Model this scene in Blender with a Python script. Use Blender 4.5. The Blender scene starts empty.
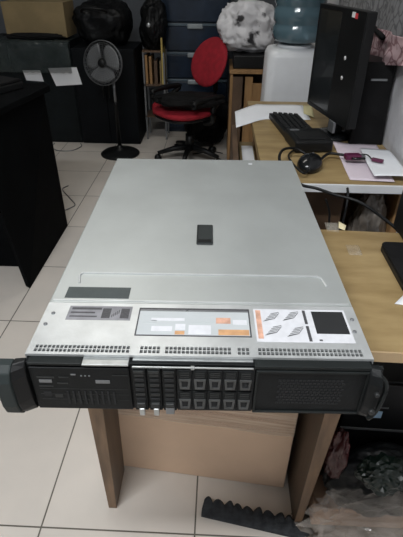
import bpy, bmesh, math, random
from mathutils import Vector, Matrix, noise
random.seed(7)
sc = bpy.context.scene
C = sc.collection
PI = math.pi

# ------------------------------------------------------------------ materials
def mat(name, col, rough=.5, metal=0., var=.12, scale=12., bump=0., bscale=60., spec=.5, alpha=1., trans=0., emit=None, est=1., coat=0., stretch=None, col2=None, lo=.35, hi=.65):
    m = bpy.data.materials.new(name); m.use_nodes = True
    nt = m.node_tree; N = nt.nodes; L = nt.links
    b = N['Principled BSDF']
    b.inputs['Roughness'].default_value = rough
    b.inputs['Metallic'].default_value = metal
    b.inputs['Specular IOR Level'].default_value = spec
    b.inputs['Alpha'].default_value = alpha
    b.inputs['Transmission Weight'].default_value = trans
    b.inputs['Coat Weight'].default_value = coat
    if emit:
        b.inputs['Emission Color'].default_value = (*emit, 1); b.inputs['Emission Strength'].default_value = est
    tc = N.new('ShaderNodeTexCoord')
    src = tc.outputs['Object']
    if stretch:
        mp = N.new('ShaderNodeMapping'); mp.inputs['Scale'].default_value = stretch
        L.new(src, mp.inputs['Vector']); src = mp.outputs['Vector']
    nz = N.new('ShaderNodeTexNoise'); nz.inputs['Scale'].default_value = scale; nz.inputs['Detail'].default_value = 5
    L.new(src, nz.inputs['Vector'])
    cr = N.new('ShaderNodeValToRGB')
    a = [max(0, c*(1-var)) for c in col]; c2 = [min(1, c*(1+var)) for c in (col2 or col)]
    cr.color_ramp.elements[0].position = lo; cr.color_ramp.elements[0].color = (*a, 1)
    cr.color_ramp.elements[1].position = hi; cr.color_ramp.elements[1].color = (*c2, 1)
    L.new(nz.outputs['Fac'], cr.inputs['Fac']); L.new(cr.outputs['Color'], b.inputs['Base Color'])
    if bump:
        n2 = N.new('ShaderNodeTexNoise'); n2.inputs['Scale'].default_value = bscale; n2.inputs['Detail'].default_value = 4
        L.new(src, n2.inputs['Vector'])
        bp = N.new('ShaderNodeBump'); bp.inputs['Strength'].default_value = bump; bp.inputs['Distance'].default_value = .01
        L.new(n2.outputs['Fac'], bp.inputs['Height']); L.new(bp.outputs['Normal'], b.inputs['Normal'])
    return m

M = {}
M['galv'] = mat('galvanised_steel', (.475, .50, .49), .42, .5, .05, 9, .02, 200)
M['galv_lit'] = mat('galvanised_steel_lit', (.58, .60, .60), .36, .5, .09, 22, .03, 200)  # lighter steel copy: lamp reflection painted into front lid and lid ridges
M['silver'] = mat('bright_steel', (.45, .47, .47), .35, .8, .1, 60)
M['cavity'] = mat('dark_cavity', (.012, .013, .014), .8, 0, .1)  # near-black, paints the shade inside slots and openings; also black label print
M['srv'] = mat('server_black_plastic', (.0055, .0068, .0075), .5, .0, .2, 40, .05, 300, spec=.2)
M['srv2'] = mat('server_dark_gray', (.011, .0135, .0135), .5, .05, .15, 40, spec=.25)
M['srv3'] = mat('carrier_gray', (.030, .032, .032), .45, .2, .15, 40, spec=.3)
M['ear'] = mat('ear_gray_green', (.024, .031, .031), .55, .0, .08, 30, spec=.25)
M['latch'] = mat('latch_black', (.018, .023, .023), .5, 0, .1)
M['lab_gray'] = mat('label_gray', (.045, .057, .057), .45, 0, .08, 60)
M['lab_dim'] = mat('label_dim', (.22, .22, .235), .45, 0, .15, 60)
M['lab_print'] = mat('label_print', (.06, .06, .065), .5, 0, .2, 300)
M['lab_white'] = mat('label_white', (.66, .67, .70), .45, 0, .05, 90)
M['lab_pale'] = mat('label_pale', (.48, .51, .52), .45, 0, .05)
M['orange'] = mat('label_orange', (.60, .34, .17), .5, 0, .15, 80)
M['salmon'] = mat('label_salmon', (.62, .36, .26), .5, 0, .2, 80)
M['wood'] = mat('ochre_laminate', (.285, .195, .085), .42, 0, .13, 7, .03, 80, stretch=(1, 3, 1), col2=(.33, .24, .115), spec=.35)
M['wood_edge'] = mat('laminate_edge', (.42, .30, .17), .5, 0, .1, 20)
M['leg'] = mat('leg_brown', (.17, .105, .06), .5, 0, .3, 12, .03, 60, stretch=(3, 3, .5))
M['leg_shaded'] = mat('leg_brown_shaded', (.085, .058, .038), .5, 0, .2, 10, .03, 60, stretch=(3, 3, .5))  # leg brown darkened: shade under the server painted onto all but front faces
M['card'] = mat('cardboard', (.72, .52, .37), .75, 0, .05, 5, .06, 40)
M['card2'] = mat('old_cardboard', (.24, .18, .09), .8, 0, .12, 6)
M['tape'] = mat('clear_tape', (.80, .62, .48), .12, 0, .25, 10, .6, 24, alpha=.45, stretch=(.4, 1, 12), col2=(.84, .68, .54))
M['black'] = mat('black_plastic', (.006, .0065, .007), .45, 0, .2, spec=.3)
M['blackg'] = mat('glossy_black', (.008, .009, .010), .2, 0, .2, spec=.4)
M['blackm'] = mat('matte_black', (.006, .006, .0065), .8, 0, .25, 20, .1, 80, spec=.2)
M['desk_black'] = mat('black_laminate', (.003, .0035, .004), .8, 0, .2, 8, spec=.05)
M['cab'] = mat('cabinet_charcoal', (.0035, .0045, .006), .65, 0, .25, 5, spec=.15)
M['cab2'] = mat('cabinet_dark_green_gray', (.007, .010, .0115), .5, 0, .35, 6, .15, 12, spec=.2)
M['foam'] = mat('dark_foam', (.038, .041, .045), .9, 0, .3, 60, .3, 200, spec=.2)
M['white_paper'] = mat('white_paper', (.80, .82, .85), .7, 0, .03, 6)
M['pink_paper'] = mat('pinkish_paper', (.66, .58, .64), .7, 0, .04, 6)
M['white_plastic'] = mat('white_plastic', (.72, .74, .76), .35, 0, .03)
M['bag_white'] = mat('white_bag', (.04, .04, .045), .45, 0, .1, 9, .5, 18, col2=(.64, .64, .66), lo=.34, hi=.41)
M['red'] = mat('red_fabric', (.33, .010, .022), .85, 0, .15, 30, .2, 300)
M['drawer'] = mat('blue_smoky_plastic', (.012, .024, .045), .3, 0, .3, 7, coat=.1, spec=.3)
M['drawer_rim'] = mat('blue_gray_rim', (.07, .105, .135), .3, 0, .1)
M['handle'] = mat('clear_handle', (.30, .34, .36), .25, 0, .1)
M['jug'] = mat('blue_bottle', (.12, .20, .24), .12, 0, .1, 5, trans=.35, coat=.4)
M['brown'] = mat('brown_wood', (.30, .17, .07), .5, 0, .2, 6, .05, 40, stretch=(4, 4, .6))
M['brown_dark'] = mat('dark_brown_wood', (.10, .06, .035), .55, 0, .25, 8)
M['yellow'] = mat('yellow_board', (.45, .34, .10), .6, 0, .12)
M['gray_metal'] = mat('gray_metal', (.22, .23, .24), .4, .6, .1)
M['fan_gray'] = mat('fan_gray_translucent', (.25, .26, .27), .3, 0, .05, alpha=.8)
M['wire'] = mat('fan_wire', (.11, .115, .12), .4, .4, .1)
M['screen'] = mat('dark_screen', (.014, .017, .019), .22, 0, .1, coat=.3)
M['key'] = mat('key_black', (.010, .0105, .011), .55, 0, .15, spec=.3)
M['handle_gray'] = mat('carrier_handle_gray', (.075, .078, .078), .4, .3, .2, 40)
M['card3'] = mat('low_carton_brown', (.34, .215, .14), .8, 0, .15, 8)
M['dot'] = mat('white_sticker', (.75, .75, .75), .5, 0, .02)
M['redlab'] = mat('red_sticker', (.6, .05, .06), .5, 0, .05)
M['bluelab'] = mat('light_blue_label', (.35, .52, .68), .4, 0, .06)
M['maroon'] = mat('maroon_connector', (.10, .012, .05), .4, 0, .2)
M['sticky'] = mat('yellow_sticky_note', (.55, .50, .28), .8, 0, .05)
M['bagdark'] = mat('dark_plastic_bag', (.005, .0055, .006), .45, 0, .3, 10, .4, 30, spec=.2)
M['bagred'] = mat('dark_red_bag', (.045, .010, .010), .4, 0, .3, 10, .4, 30)
M['baggreen'] = mat('dark_green_bag', (.004, .010, .007), .35, 0, .3, 10, .4, 30)
M['wrap'] = mat('clear_wrap', (.5, .45, .4), .06, 0, .3, 8, .5, 30, alpha=.2, spec=1.)
M['wrapw'] = mat('milky_plastic', (.16, .14, .12), .12, 0, .5, 14, .5, 30, spec=.9)
M['tapepatch'] = mat('tape_patch', (.75, .70, .6), .2, 0, .1, alpha=.16)
M['scrap'] = mat('cream_scrap', (.75, .66, .42), .7, 0, .05)

def pattern_mat(name, base, line, scale):
    m = bpy.data.materials.new(name); m.use_nodes = True
    nt = m.node_tree; N = nt.nodes; L = nt.links; b = N['Principled BSDF']; b.inputs['Roughness'].default_value = .9
    tc = N.new('ShaderNodeTexCoord'); mp = N.new('ShaderNodeMapping'); L.new(tc.outputs['Object'], mp.inputs['Vector'])
    nz = N.new('ShaderNodeTexNoise'); nz.inputs['Scale'].default_value = scale*.7
    L.new(mp.outputs['Vector'], nz.inputs['Vector'])
    mx = N.new('ShaderNodeMixRGB'); mx.inputs['Fac'].default_value = .06
    L.new(mp.outputs['Vector'], mx.inputs['Color1']); L.new(nz.outputs['Color'], mx.inputs['Color2'])
    vo = N.new('ShaderNodeTexVoronoi'); vo.feature = 'DISTANCE_TO_EDGE'; vo.inputs['Scale'].default_value = scale
    L.new(mx.outputs['Color'], vo.inputs['Vector'])
    cr = N.new('ShaderNodeValToRGB'); e = cr.color_ramp.elements
    e[0].position = .04; e[0].color = (*line, 1); e[1].position = .14; e[1].color = (*base, 1)
    L.new(vo.outputs['Distance'], cr.inputs['Fac']); L.new(cr.outputs['Color'], b.inputs['Base Color'])
    return m
M['pink_cloth'] = pattern_mat('pink_patterned_cloth', (.46, .33, .34), (.22, .12, .13), 30)
M['gray_cloth'] = pattern_mat('gray_patterned_cloth', (.24, .24, .245), (.12, .12, .125), 28)

def tile_mat():
    m = bpy.data.materials.new('floor_tiles'); m.use_nodes = True
    nt = m.node_tree; N = nt.nodes; L = nt.links; b = N['Principled BSDF']
    b.inputs['Roughness'].default_value = .28; b.inputs['Specular IOR Level'].default_value = .4
    tc = N.new('ShaderNodeTexCoord'); mp = N.new('ShaderNodeMapping')
    mp.inputs['Location'].default_value = (.4311 + 8 + .0018, -1.3811 + 8 + .0018, 0)
    L.new(tc.outputs['Object'], mp.inputs['Vector'])
    br = N.new('ShaderNodeTexBrick'); br.offset = 0; br.squash = 1
    br.inputs['Scale'].default_value = 1; br.inputs['Brick Width'].default_value = .4; br.inputs['Row Height'].default_value = .4
    br.inputs['Mortar Size'].default_value = .0022; br.inputs['Mortar Smooth'].default_value = .1; br.inputs['Bias'].default_value = 0
    br.inputs['Color1'].default_value = (.645, .60, .545, 1); br.inputs['Color2'].default_value = (.675, .63, .575, 1); br.inputs['Mortar'].default_value = (.13, .12, .10, 1)
    L.new(mp.outputs['Vector'], br.inputs['Vector'])
    nz = N.new('ShaderNodeTexNoise'); nz.inputs['Scale'].default_value = 5; nz.inputs['Detail'].default_value = 6
    L.new(tc.outputs['Object'], nz.inputs['Vector'])
    cr = N.new('ShaderNodeValToRGB'); e = cr.color_ramp.elements
    e[0].position = .3; e[0].color = (.93, .93, .93, 1); e[1].position = .7; e[1].color = (1.04, 1.03, 1.02, 1)
    L.new(nz.outputs['Fac'], cr.inputs['Fac'])
    mx = N.new('ShaderNodeMixRGB'); mx.blend_type = 'MULTIPLY'; mx.inputs['Fac'].default_value = 1
    L.new(br.outputs['Color'], mx.inputs['Color1']); L.new(cr.outputs['Color'], mx.inputs['Color2'])
    L.new(mx.outputs['Color'], b.inputs['Base Color'])
    bp = N.new('ShaderNodeBump'); bp.inputs['Strength'].default_value = .4; bp.inputs['Distance'].default_value = .002; bp.invert = True
    L.new(br.outputs['Fac'], bp.inputs['Height']); L.new(bp.outputs['Normal'], b.inputs['Normal'])
    return m
M['floor'] = tile_mat()
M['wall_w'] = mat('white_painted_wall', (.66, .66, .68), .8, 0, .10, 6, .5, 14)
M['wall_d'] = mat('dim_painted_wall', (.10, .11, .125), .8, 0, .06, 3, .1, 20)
M['ceil'] = mat('ceiling_paint', (.7, .7, .68), .9, 0, .03)

# ------------------------------------------------------------------ mesh helpers
class MB:
    def __init__(s, T=None): s.v = []; s.f = []; s.mi = []; s.T = T; s.sm = []
    def add(s, vs, fs, mi=0, smooth=False):
        o = len(s.v)
        for p in vs:
            p = Vector(p)
            s.v.append(s.T @ p if s.T else p)
        for f in fs: s.f.append([i+o for i in f]); s.mi.append(mi); s.sm.append(smooth)
        return s
    def box(s, x0, x1, y0, y1, z0, z1, mi=0):
        vs = [(x, y, z) for z in (z0, z1) for y in (y0, y1) for x in (x0, x1)]
        return s.add(vs, [(0, 2, 3, 1), (4, 5, 7, 6), (0, 1, 5, 4), (2, 6, 7, 3), (0, 4, 6, 2), (1, 3, 7, 5)], mi)
    def hexa(s, p, mi=0):   # 8 points: bottom 4 ccw, top 4 ccw
        return s.add(p, [(0, 3, 2, 1), (4, 5, 6, 7), (0, 1, 5, 4), (1, 2, 6, 5), (2, 3, 7, 6), (3, 0, 4, 7)], mi)
    def prism(s, poly, fa, fb, mi=0, smooth=False):   # poly 2d points; fa / fb map 2d->3d
        n = len(poly)
        s.add([fa(*p) for p in poly]+[fb(*p) for p in poly], [list(range(n))[::-1], list(range(n, 2*n))]+[(i, (i+1) % n, n+(i+1) % n, n+i) for i in range(n)], mi, smooth)
        return s
    def lathe(s, prof, cx=0, cy=0, n=32, mi=0, smooth=True):  # prof (r,z)
        vs = []; fs = []
        for r, z in prof:
            for k in range(n):
                a = 2*PI*k/n; vs.append((cx+r*math.cos(a), cy+r*math.sin(a), z))
        for i in range(len(prof)-1):
            for k in range(n):
                fs.append((i*n+k, i*n+(k+1) % n, (i+1)*n+(k+1) % n, (i+1)*n+k))
        fs.append(list(range(n))[::-1]); fs.append([(len(prof)-1)*n+k for k in range(n)])
        return s.add(vs, fs, mi, smooth)
    def tube(s, pts, r, n=8, mi=0, closed=False):
        pts = [Vector(p) for p in pts]; m = len(pts); vs = []; fs = []
        up = Vector((0, 0, 1))
        for i, p in enumerate(pts):
            a = pts[(i-1) % m] if (closed or i) else p; b = pts[(i+1) % m] if (closed or i < m-1) else p
            d = (b-a).normalized()
            u = d.cross(up)
            if u.length < 1e-3: u = d.cross(Vector((0, 1, 0)))
            u.normalize(); w = d.cross(u)
            rr = r[i] if isinstance(r, (list, tuple)) else r
            for k in range(n):
                t = 2*PI*k/n; vs.append(p+u*math.cos(t)*rr+w*math.sin(t)*rr)
        for i in range(m if closed else m-1):
            j = (i+1) % m
            for k in range(n): fs.append((i*n+k, i*n+(k+1) % n, j*n+(k+1) % n, j*n+k))
        if not closed: fs.append(list(range(n))); fs.append([(m-1)*n+k for k in range(n)][::-1])
        return s.add(vs, fs, mi, True)
    def ribbon(s, rows, mi=0, smooth=True):   # grid of points
        n = len(rows[0]); vs = [p for r in rows for p in r]
        fs = [(i*n+j, i*n+j+1, (i+1)*n+j+1, (i+1)*n+j) for i in range(len(rows)-1) for j in range(n-1)]
        return s.add(vs, fs, mi, smooth)
    def build(s, name, mats, parent=None, bevel=0, seg=2, solid=0, sub=0):
        me = bpy.data.meshes.new(name); me.from_pydata([tuple(v) for v in s.v], [], s.f)
        if not isinstance(mats, (list, tuple)): mats = [mats]
        for m in mats: me.materials.append(M[m] if isinstance(m, str) else m)
        for i, p in enumerate(me.polygons): p.material_index = s.mi[i]; p.use_smooth = s.sm[i]
        bm = bmesh.new(); bm.from_mesh(me); bmesh.ops.recalc_face_normals(bm, faces=bm.faces); bm.to_mesh(me); bm.free()
        o = bpy.data.objects.new(name, me); C.objects.link(o)
        if parent: o.parent = parent
        if solid:
            md = o.modifiers.new('thickness', 'SOLIDIFY'); md.thickness = solid; md.offset = 0
        if bevel:
            md = o.modifiers.new('bevel', 'BEVEL'); md.width = bevel; md.segments = seg; md.limit_method = 'ANGLE'; md.angle_limit = .6
        if sub:
            md = o.modifiers.new('sub', 'SUBSURF'); md.levels = sub; md.render_levels = sub
        return o

def tag(o, label, cat, group=None, kind=None):
    o['label'] = label; o['category'] = cat
    if group: o['group'] = group
    if kind: o['kind'] = kind
    return o
def thing(name, label, cat, loc=(0, 0, 0), rz=0, group=None):
    o = bpy.data.objects.new(name, None); C.objects.link(o); o.location = loc; o.rotation_euler = (0, 0, rz)
    o.empty_display_size = .05
    return tag(o, label, cat, group)
def struct(o): o['kind'] = 'structure'; return o
def BX(x0, x1, y0, y1, z0, z1, T=None): return MB(T).box(x0, x1, y0, y1, z0, z1)
def spline(pts, n=8):
    pts = [Vector(p) for p in pts]; out = []
    for i in range(len(pts)-1):
        p0 = pts[max(i-1, 0)]; p1 = pts[i]; p2 = pts[i+1]; p3 = pts[min(i+2, len(pts)-1)]
        for k in range(n):
            t = k/n
            out.append(.5*((2*p1)+(-p0+p2)*t+(2*p0-5*p1+4*p2-p3)*t*t+(-p0+3*p1-3*p2+p3)*t**3))
    out.append(pts[-1]); return out
def crumple(name, m, c, r, amp=.25, seed=0, freq=2.2, floor=None, top=None, parent=None, sub=5, sq=1., flat=0):
    bm = bmesh.new(); bmesh.ops.create_icosphere(bm, subdivisions=sub, radius=1)
    off = Vector((seed*7.3, seed*3.1, seed*1.7))
    for v in bm.verts:
        p = v.co.copy()
        if sq < 1:   # boxier
            p = Vector([math.copysign(abs(a)**sq, a) for a in p])
        n1 = noise.noise(p*freq+off); n2 = 1-abs(noise.noise(p*freq*2.1+off*2))*2.2; n3 = 1-abs(noise.noise(p*freq*5+off))*2
        k = 1+amp*(n1*.9+n2*.35+n3*.12)
        if flat: k += flat*noise.noise(p*9+off)+flat*.6*noise.noise(p*17+off)
        q = Vector((p.x*r[0]*k+c[0], p.y*r[1]*k+c[1], p.z*r[2]*k+c[2]))
        if floor is not None and q.z < floor: q.z = floor
        if top is not None and q.z > top: q.z = top+(q.z-top)*.15
        v.co = q
    me = bpy.data.meshes.new(name); bm.to_mesh(me); bm.free()
    me.materials.append(M[m])
    for p in me.polygons: p.use_smooth = not flat
    o = bpy.data.objects.new(name, me); C.objects.link(o)
    if parent: o.parent = parent
    return o
def sheet(name, m, corners, n=14, amp=.004, seed=0, parent=None, thick=.0008, z=None, freq=8):
    a, b, c, d = [Vector(p) for p in corners]
    rows = []
    for i in range(n+1):
        u = i/n; row = []
        for j in range(n+1):
            v = j/n; p = a.lerp(b, v).lerp(d.lerp(c, v), u)
            h = amp*noise.noise(p*freq+Vector((seed, seed*2, 0)))
            nrm = (b-a).cross(d-a).normalized()
            if nrm.z < -.01: nrm = -nrm
            row.append(p+nrm*(h+amp*.6))
        rows.append(row)
    return MB().ribbon(rows).build(name, m, parent, solid=thick)

# ------------------------------------------------------------------ the room
struct(BX(-2.8, .60, -1.8, 4.6, -.06, 0).build('floor', 'floor'))
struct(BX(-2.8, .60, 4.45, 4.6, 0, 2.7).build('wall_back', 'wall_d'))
struct(BX(.55, .65, -1.8, 4.45, 0, 2.7).build('wall_right', 'wall_w'))
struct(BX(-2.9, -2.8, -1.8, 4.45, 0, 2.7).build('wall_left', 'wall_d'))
struct(BX(-2.8, .55, -1.9, -1.8, 0, 2.7).build('wall_front', 'wall_w'))
struct(BX(-2.9, .65, -1.9, 4.6, 2.7, 2.76).build('ceiling', 'ceil'))

# ------------------------------------------------------------------ the rack server
SX, SY, SZ, SA = -.2342, .3996, .7226, .0267
W, D, H = .434, .6834, .09
srv = thing('rack_server', 'large silver two-unit rack server with open black drive bays lying on the wooden desk', 'server', (SX, SY, SZ), SA)
# chassis and lids
MB().box(.0015, W-.0015, .004, D, 0, H-.0035).build('chassis', 'galv', srv, bevel=.001)
b = MB()
b.box(0, W, .1045, D-.001, H-.0035, H)                # rear lid sheet
b.box(-.0012, .0002, .1045, D-.001, H-.022, H-.0004)  # folded sides
b.box(W-.0002, W+.0012, .1045, D-.001, H-.022, H-.0004)
lid = b.build('rear_lid', 'galv', srv, bevel=.0012)
# embossed rim on the lid
e = MB()
def strip(mb, pts, w, z0, z1):
    for (x0, y0), (x1, y1) in zip(pts, pts[1:]):
        d = Vector((x1-x0, y1-y0, 0)).normalized(); nn = Vector((-d.y, d.x, 0))*w*.5; a = Vector((x0, y0, 0))-d*w*.3; c = Vector((x1, y1, 0))+d*w*.3
        p = [a-nn, c-nn, c+nn, a+nn]
        mb.hexa([(q.x, q.y, z0) for q in p]+[(q.x, q.y, z1) for q in p])
strip(e, [(.031, .152), (.027, .172), (.030, .178), (.398, .178), (.404, .173), (.408, .152)], .0035, H-.001, H+.0022)
e.build('embossed_rim', 'galv_lit', lid, bevel=.0012)
e = MB(); strip(e, [(.004, .109), (.430, .109)], .003, H-.001, H+.0012)
e.build('seam_lip', 'galv_lit', lid, bevel=.0006)
# release latch in its recess
la = MB().box(.207, .236, .269, .338, H, H+.0035).build('release_latch', 'latch', lid, bevel=.002)
MB().box(.210, .233, .272, .282, H+.0034, H+.0046).box(.209, .210, .272, .334, H+.0034, H+.0042).build('latch_grip', 'black', la, bevel=.0004)
MB().box(.325, .334, .652, .660, H, H+.0004).build('small_sticker', 'lab_white', lid)
MB().box(.018, .112, .1145, .141, H, H+.0005).build('dark_label', 'lab_gray', lid)
# front lid with rows of real slots
fl = MB(); zt0, zt1 = H-.0035, H
cells = []
for (u0, u1) in ((.008, .130), (.142, .168), (.174, .262), (.266, .284), (.292, .425)):
    u = u0
    while u+.0040 <= u1: cells.append((u, u+.0040)); u += .0053
xs = 0.
for (u0, u1) in cells:
    fl.box(xs, u0, .0045, .0165, zt0, zt1); xs = u1
    fl.box(u0, u1, .0098, .0111, zt0, zt1)
fl.box(xs, W, .0045, .0165, zt0, zt1)
fl.box(0, W, 0, .0045, zt0, zt1); fl.box(0, W, .0165, .1035, zt0, zt1)
fl.box(-.0012, .0002, 0, .1035, H-.03, H-.0004); fl.box(W-.0002, W+.0012, 0, .1035, H-.03, H-.0004)
front_lid = fl.build('front_lid', 'galv_lit', srv)
MB().box(.004, W-.004, .003, .018, H-.0039, H-.0034).build('vent_shade_sheet', 'cavity', front_lid)  # near-black sheet that paints the shade below the slots
for i, (u, v) in enumerate([(.012, .079), (.008, .056), (.427, .075), (.424, .05)]):
    MB().lathe([(.0028, H), (.0026, H+.0012), (.0012, H+.0014)], u, v, 12).build('rivet', 'gray_metal', front_lid)
# labels on the front lid
lz = H+.0003
lab = MB().box(.032, .121, .066, .096, H, lz, 0)
z2 = lz+.0002
lab.box(.036, .078, .088, .0925, lz, z2, 1); lab.box(.036, .070, .080, .083, lz, z2, 1); lab.box(.036, .074, .072, .0745, lz, z2, 1)
lab.box(.080, .092, .070, .091, lz, z2, 1); lab.box(.106, .118, .070, .091, lz, z2, 1)
for k in range(5): lab.box(.094+k*.0022, .0952+k*.0022, .072+k*.002, .078+k*.0025, lz, z2, 1)
lab.build('part_number_label', ['lab_dim', 'lab_print'], front_lid)
lab = MB().box(.131, .286, .036, .094, H, lz, 1)
lab.box(.133, .284, .038, .090, lz, z2, 0)
z3 = z2+.0002
lab.box(.198, .200, .038, .090, z2, z3, 2); lab.box(.133, .284, .0865, .090, z2, z3, 3)
for (a0, a1, b0, b1, mi) in [(.139, .168, .076, .081, 2), (.150, .196, .066, .072, 4), (.140, .158, .062, .067, 2), (.152, .180, .045, .055, 4),
                             (.184, .197, .039, .046, 5), (.184, .1975, .048, .060, 4), (.202, .232, .040, .058, 4), (.239, .259, .062, .074, 6), (.242, .283, .039, .050, 5),
                             (.206, .236, .078, .083, 2), (.262, .281, .060, .070, 4), (.204, .236, .064, .068, 2)]:
    lab.box(a0, a1, b0, b1, z2, z3, mi)
lab.build('instruction_label', ['lab_pale', 'lab_print', 'lab_pale', 'gray_metal', 'lab_white', 'orange', 'salmon'], front_lid)
lab = MB().box(.292, .420, .028, .095, H, lz, 0)
lab.box(.2945, .3015, .034, .092, lz, z2, 1); lab.box(.3605, .3645, .030, .060, lz, z2, 2); lab.box(.3605, .3645, .064, .093, lz, z2, 2)
lab.box(.373, .417, .045, .091, lz, z2, 3)
for (cx, cy) in [(.316, .078), (.343, .080), (.316, .050), (.345, .048)]:   # line drawings of a chassis and its cards
    for k in range(5):
        y = cy-.008+k*.0035; x = cx-.010+k*.0024
        lab.add([(x, y, z2), (x+.012, y+.0035, z2), (x+.012, y+.0048, z2), (x, y+.0015, z2)], [(0, 1, 2, 3)], 4)
    lab.add([(cx-.012, cy-.010, z2), (cx+.004, cy-.004, z2), (cx+.004, cy-.0028, z2), (cx-.012, cy-.0088, z2)], [(0, 1, 2, 3)], 4)
    lab.add([(cx+.004, cy-.004, z2), (cx+.012, cy+.008, z2), (cx+.0108, cy+.008, z2), (cx+.0028, cy-.004, z2)], [(0, 1, 2, 3)], 4)
for k in range(0): lab.box(.374+k*.011, .3825+k*.011, .036, .0395, lz, z2, 5)
lab.box(.374, .378, .031, .034, lz, z2, 2)
lab.build('service_map_label', ['lab_white', 'salmon', 'lab_print', 'cavity', 'gray_metal', 'lab_pale'], front_lid)
# face
VF = -.012
MB().box(0, W, VF+.004, .004, -.001, H-.006).build('front_frame', 'srv', srv, bevel=.001)
st = MB(); st.box(.072, .130, VF-.001, .001, H-.0068, H-.0040); st.box(.134, .285, VF-.0005, VF+.0015, H-.0095, H-.0072); st.box(.134, .285, -.004, .001, H-.0065, H-.0040); st.box(.207, .212, VF-.002, VF+.002, H-.010, H-.006)
st.build('front_lip', 'silver', srv, bevel=.0006)
MB().box(.004, .0715, VF, .001, H-.008, H-.0040).build('lip_cover', 'srv2', srv, bevel=.001)
MB().box(.286, .430, VF, .001, H-.009, H-.0035).build('bezel_rail', 'srv2', srv, bevel=.001)
# left control and blank panel
cp = MB(); cp.box(.004, .130, VF, VF+.006, .001, H-.012)
cpo = cp.build('control_panel', 'srv', srv, bevel=.0012)
dt = MB()
for (a0, a1, b0, b1, mi) in [(.012, .034, .060, .0625, 1), (.014, .030, .052, .057, 2), (.040, .052, .061, .0625, 1), (.056, .062, .066, .068, 2), (.068, .070, .064, .066, 2), (.073, .075, .064, .066, 2), (.078, .080, .064, .066, 2),
                             (.086, .104, .052, .0575, 2), (.012, .030, .044, .046, 1), (.036, .050, .050, .0515, 1), (.016, .026, .026, .034, 0), (.030, .040, .024, .030, 1), (.108, .128, .066, .067, 1)]:
    dt.box(a0, a1, VF-.0008, VF+.001, b0, b1, mi)
for k in range(9): dt.box(.046+k*.0075, .0485+k*.0075, VF-.0012, VF+.001, .012, .036, 0)
for k in range(3): dt.box(.012, .126, VF-.0004, VF+.001, .020+k*.010, .0206+k*.010, 1)
dt.build('panel_marks_and_ports', ['cavity', 'srv3', 'gray_metal'], cpo)
# three tall modules with latches
for k in range(3):
    u = .1335+k*.0188
    mo = MB().box(u, u+.0172, VF-.001, VF+.006, .002, H-.010).build('drive_module', 'srv', srv, bevel=.001)
    g = MB()
    for r in range(6): g.box(u+.003, u+.0142, VF-.0022, VF, .022+r*.009, .0265+r*.009, r % 2)
    g.box(u+.002, u+.015, VF-.003, VF, H-.017, H-.013, 1)
    g.build('module_grille', ['cavity', 'srv3'], mo)
    MB().box(u+.003, u+.0145, VF-.006, VF, .012, .020).build('release_button', 'srv3', mo, bevel=.001)
    if k < 2: MB().box(u+.006, u+.013, VF-.007, VF-.001, -.002, .011).build('latch_tab', 'silver', mo, bevel=.001)
    else: MB().box(u+.003, u+.0145, VF-.006, VF-.001, .000, .012).build('latch_tab', 'gray_metal', mo, bevel=.001)
# ten drive carriers, two rows of five
MB().box(.1895, .2870, VF+.001, VF+.004, .001, H-.010).build('drive_cage', 'cavity', srv)
for r in range(2):
    for c_ in range(5):
        u = .1905+c_*.0192; z = .005+r*.0375
        dc = MB().box(u, u+.0178, VF-.001, VF+.003, z, z+.0350).build('drive_carrier', 'srv', srv, bevel=.0008)
        f = MB()
        w = .0178
        out = [(.0015, .018), (.0030, .0035), (w-.0030, .0035), (w-.0015, .018), (w-.0015, .021), (.0015, .021)]
        inn = [(.0045, .0175), (.0055, .0065), (w-.0055, .0065), (w-.0045, .0175), (w-.0045, .018), (.0045, .018)]
        n = 6; vs = [(u+a, VF-.0028, z+b_) for a, b_ in out]+[(u+a, VF-.0028, z+b_) for a, b_ in inn]+[(u+a, VF-.0008, z+b_) for a, b_ in out]+[(u+a, VF-.0008, z+b_) for a, b_ in inn]
        fs = []
        for i in range(n):
            j = (i+1) % n
            fs += [(i, j, n+j, n+i), (i, 2*n+i, 2*n+j, j), (n+i, n+j, 3*n+j, 3*n+i)]
        f.add(vs, fs)
        f.build('carrier_handle', 'handle_gray', dc)
        g = MB()
        for q in range(3): g.box(u+.003, u+w-.003, VF-.0016, VF, z+.0235+q*.0035, z+.0252+q*.0035, 0)
        g.build('carrier_grille', 'srv3', dc)
        MB().box(u+.0055, u+w-.0055, VF-.0014, VF, z+.0068, z+.0172).build('handle_opening', 'cavity', dc)
# right blank panel
bp = MB().box(.2885, .4300, VF+.001, VF+.006, .001, H-.010).build('blank_panel', 'srv', srv, bevel=.001)
g = MB()
g.box(.2885, .4300, VF-.0015, VF+.002, H-.014, H-.0105, 0); g.box(.2885, .4300, VF-.0015, VF+.002, .001, .004, 0)
g.box(.2885, .2915, VF-.0015, VF+.002, .001, H-.011, 0); g.box(.427, .430, VF-.0015, VF+.002, .001, H-.011, 0)
g.build('blank_panel_frame', 'srv2', bp, bevel=.0008)
g = MB()
for r in range(9):
    for c_ in range(16):
        x = .318+c_*.0052+(r % 2)*.0026; z = .018+r*.0052
        g.box(x, x+.0034, VF+.0002, VF+.002, z, z+.0034)
g.build('vent_slots', 'cavity', bp)
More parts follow.
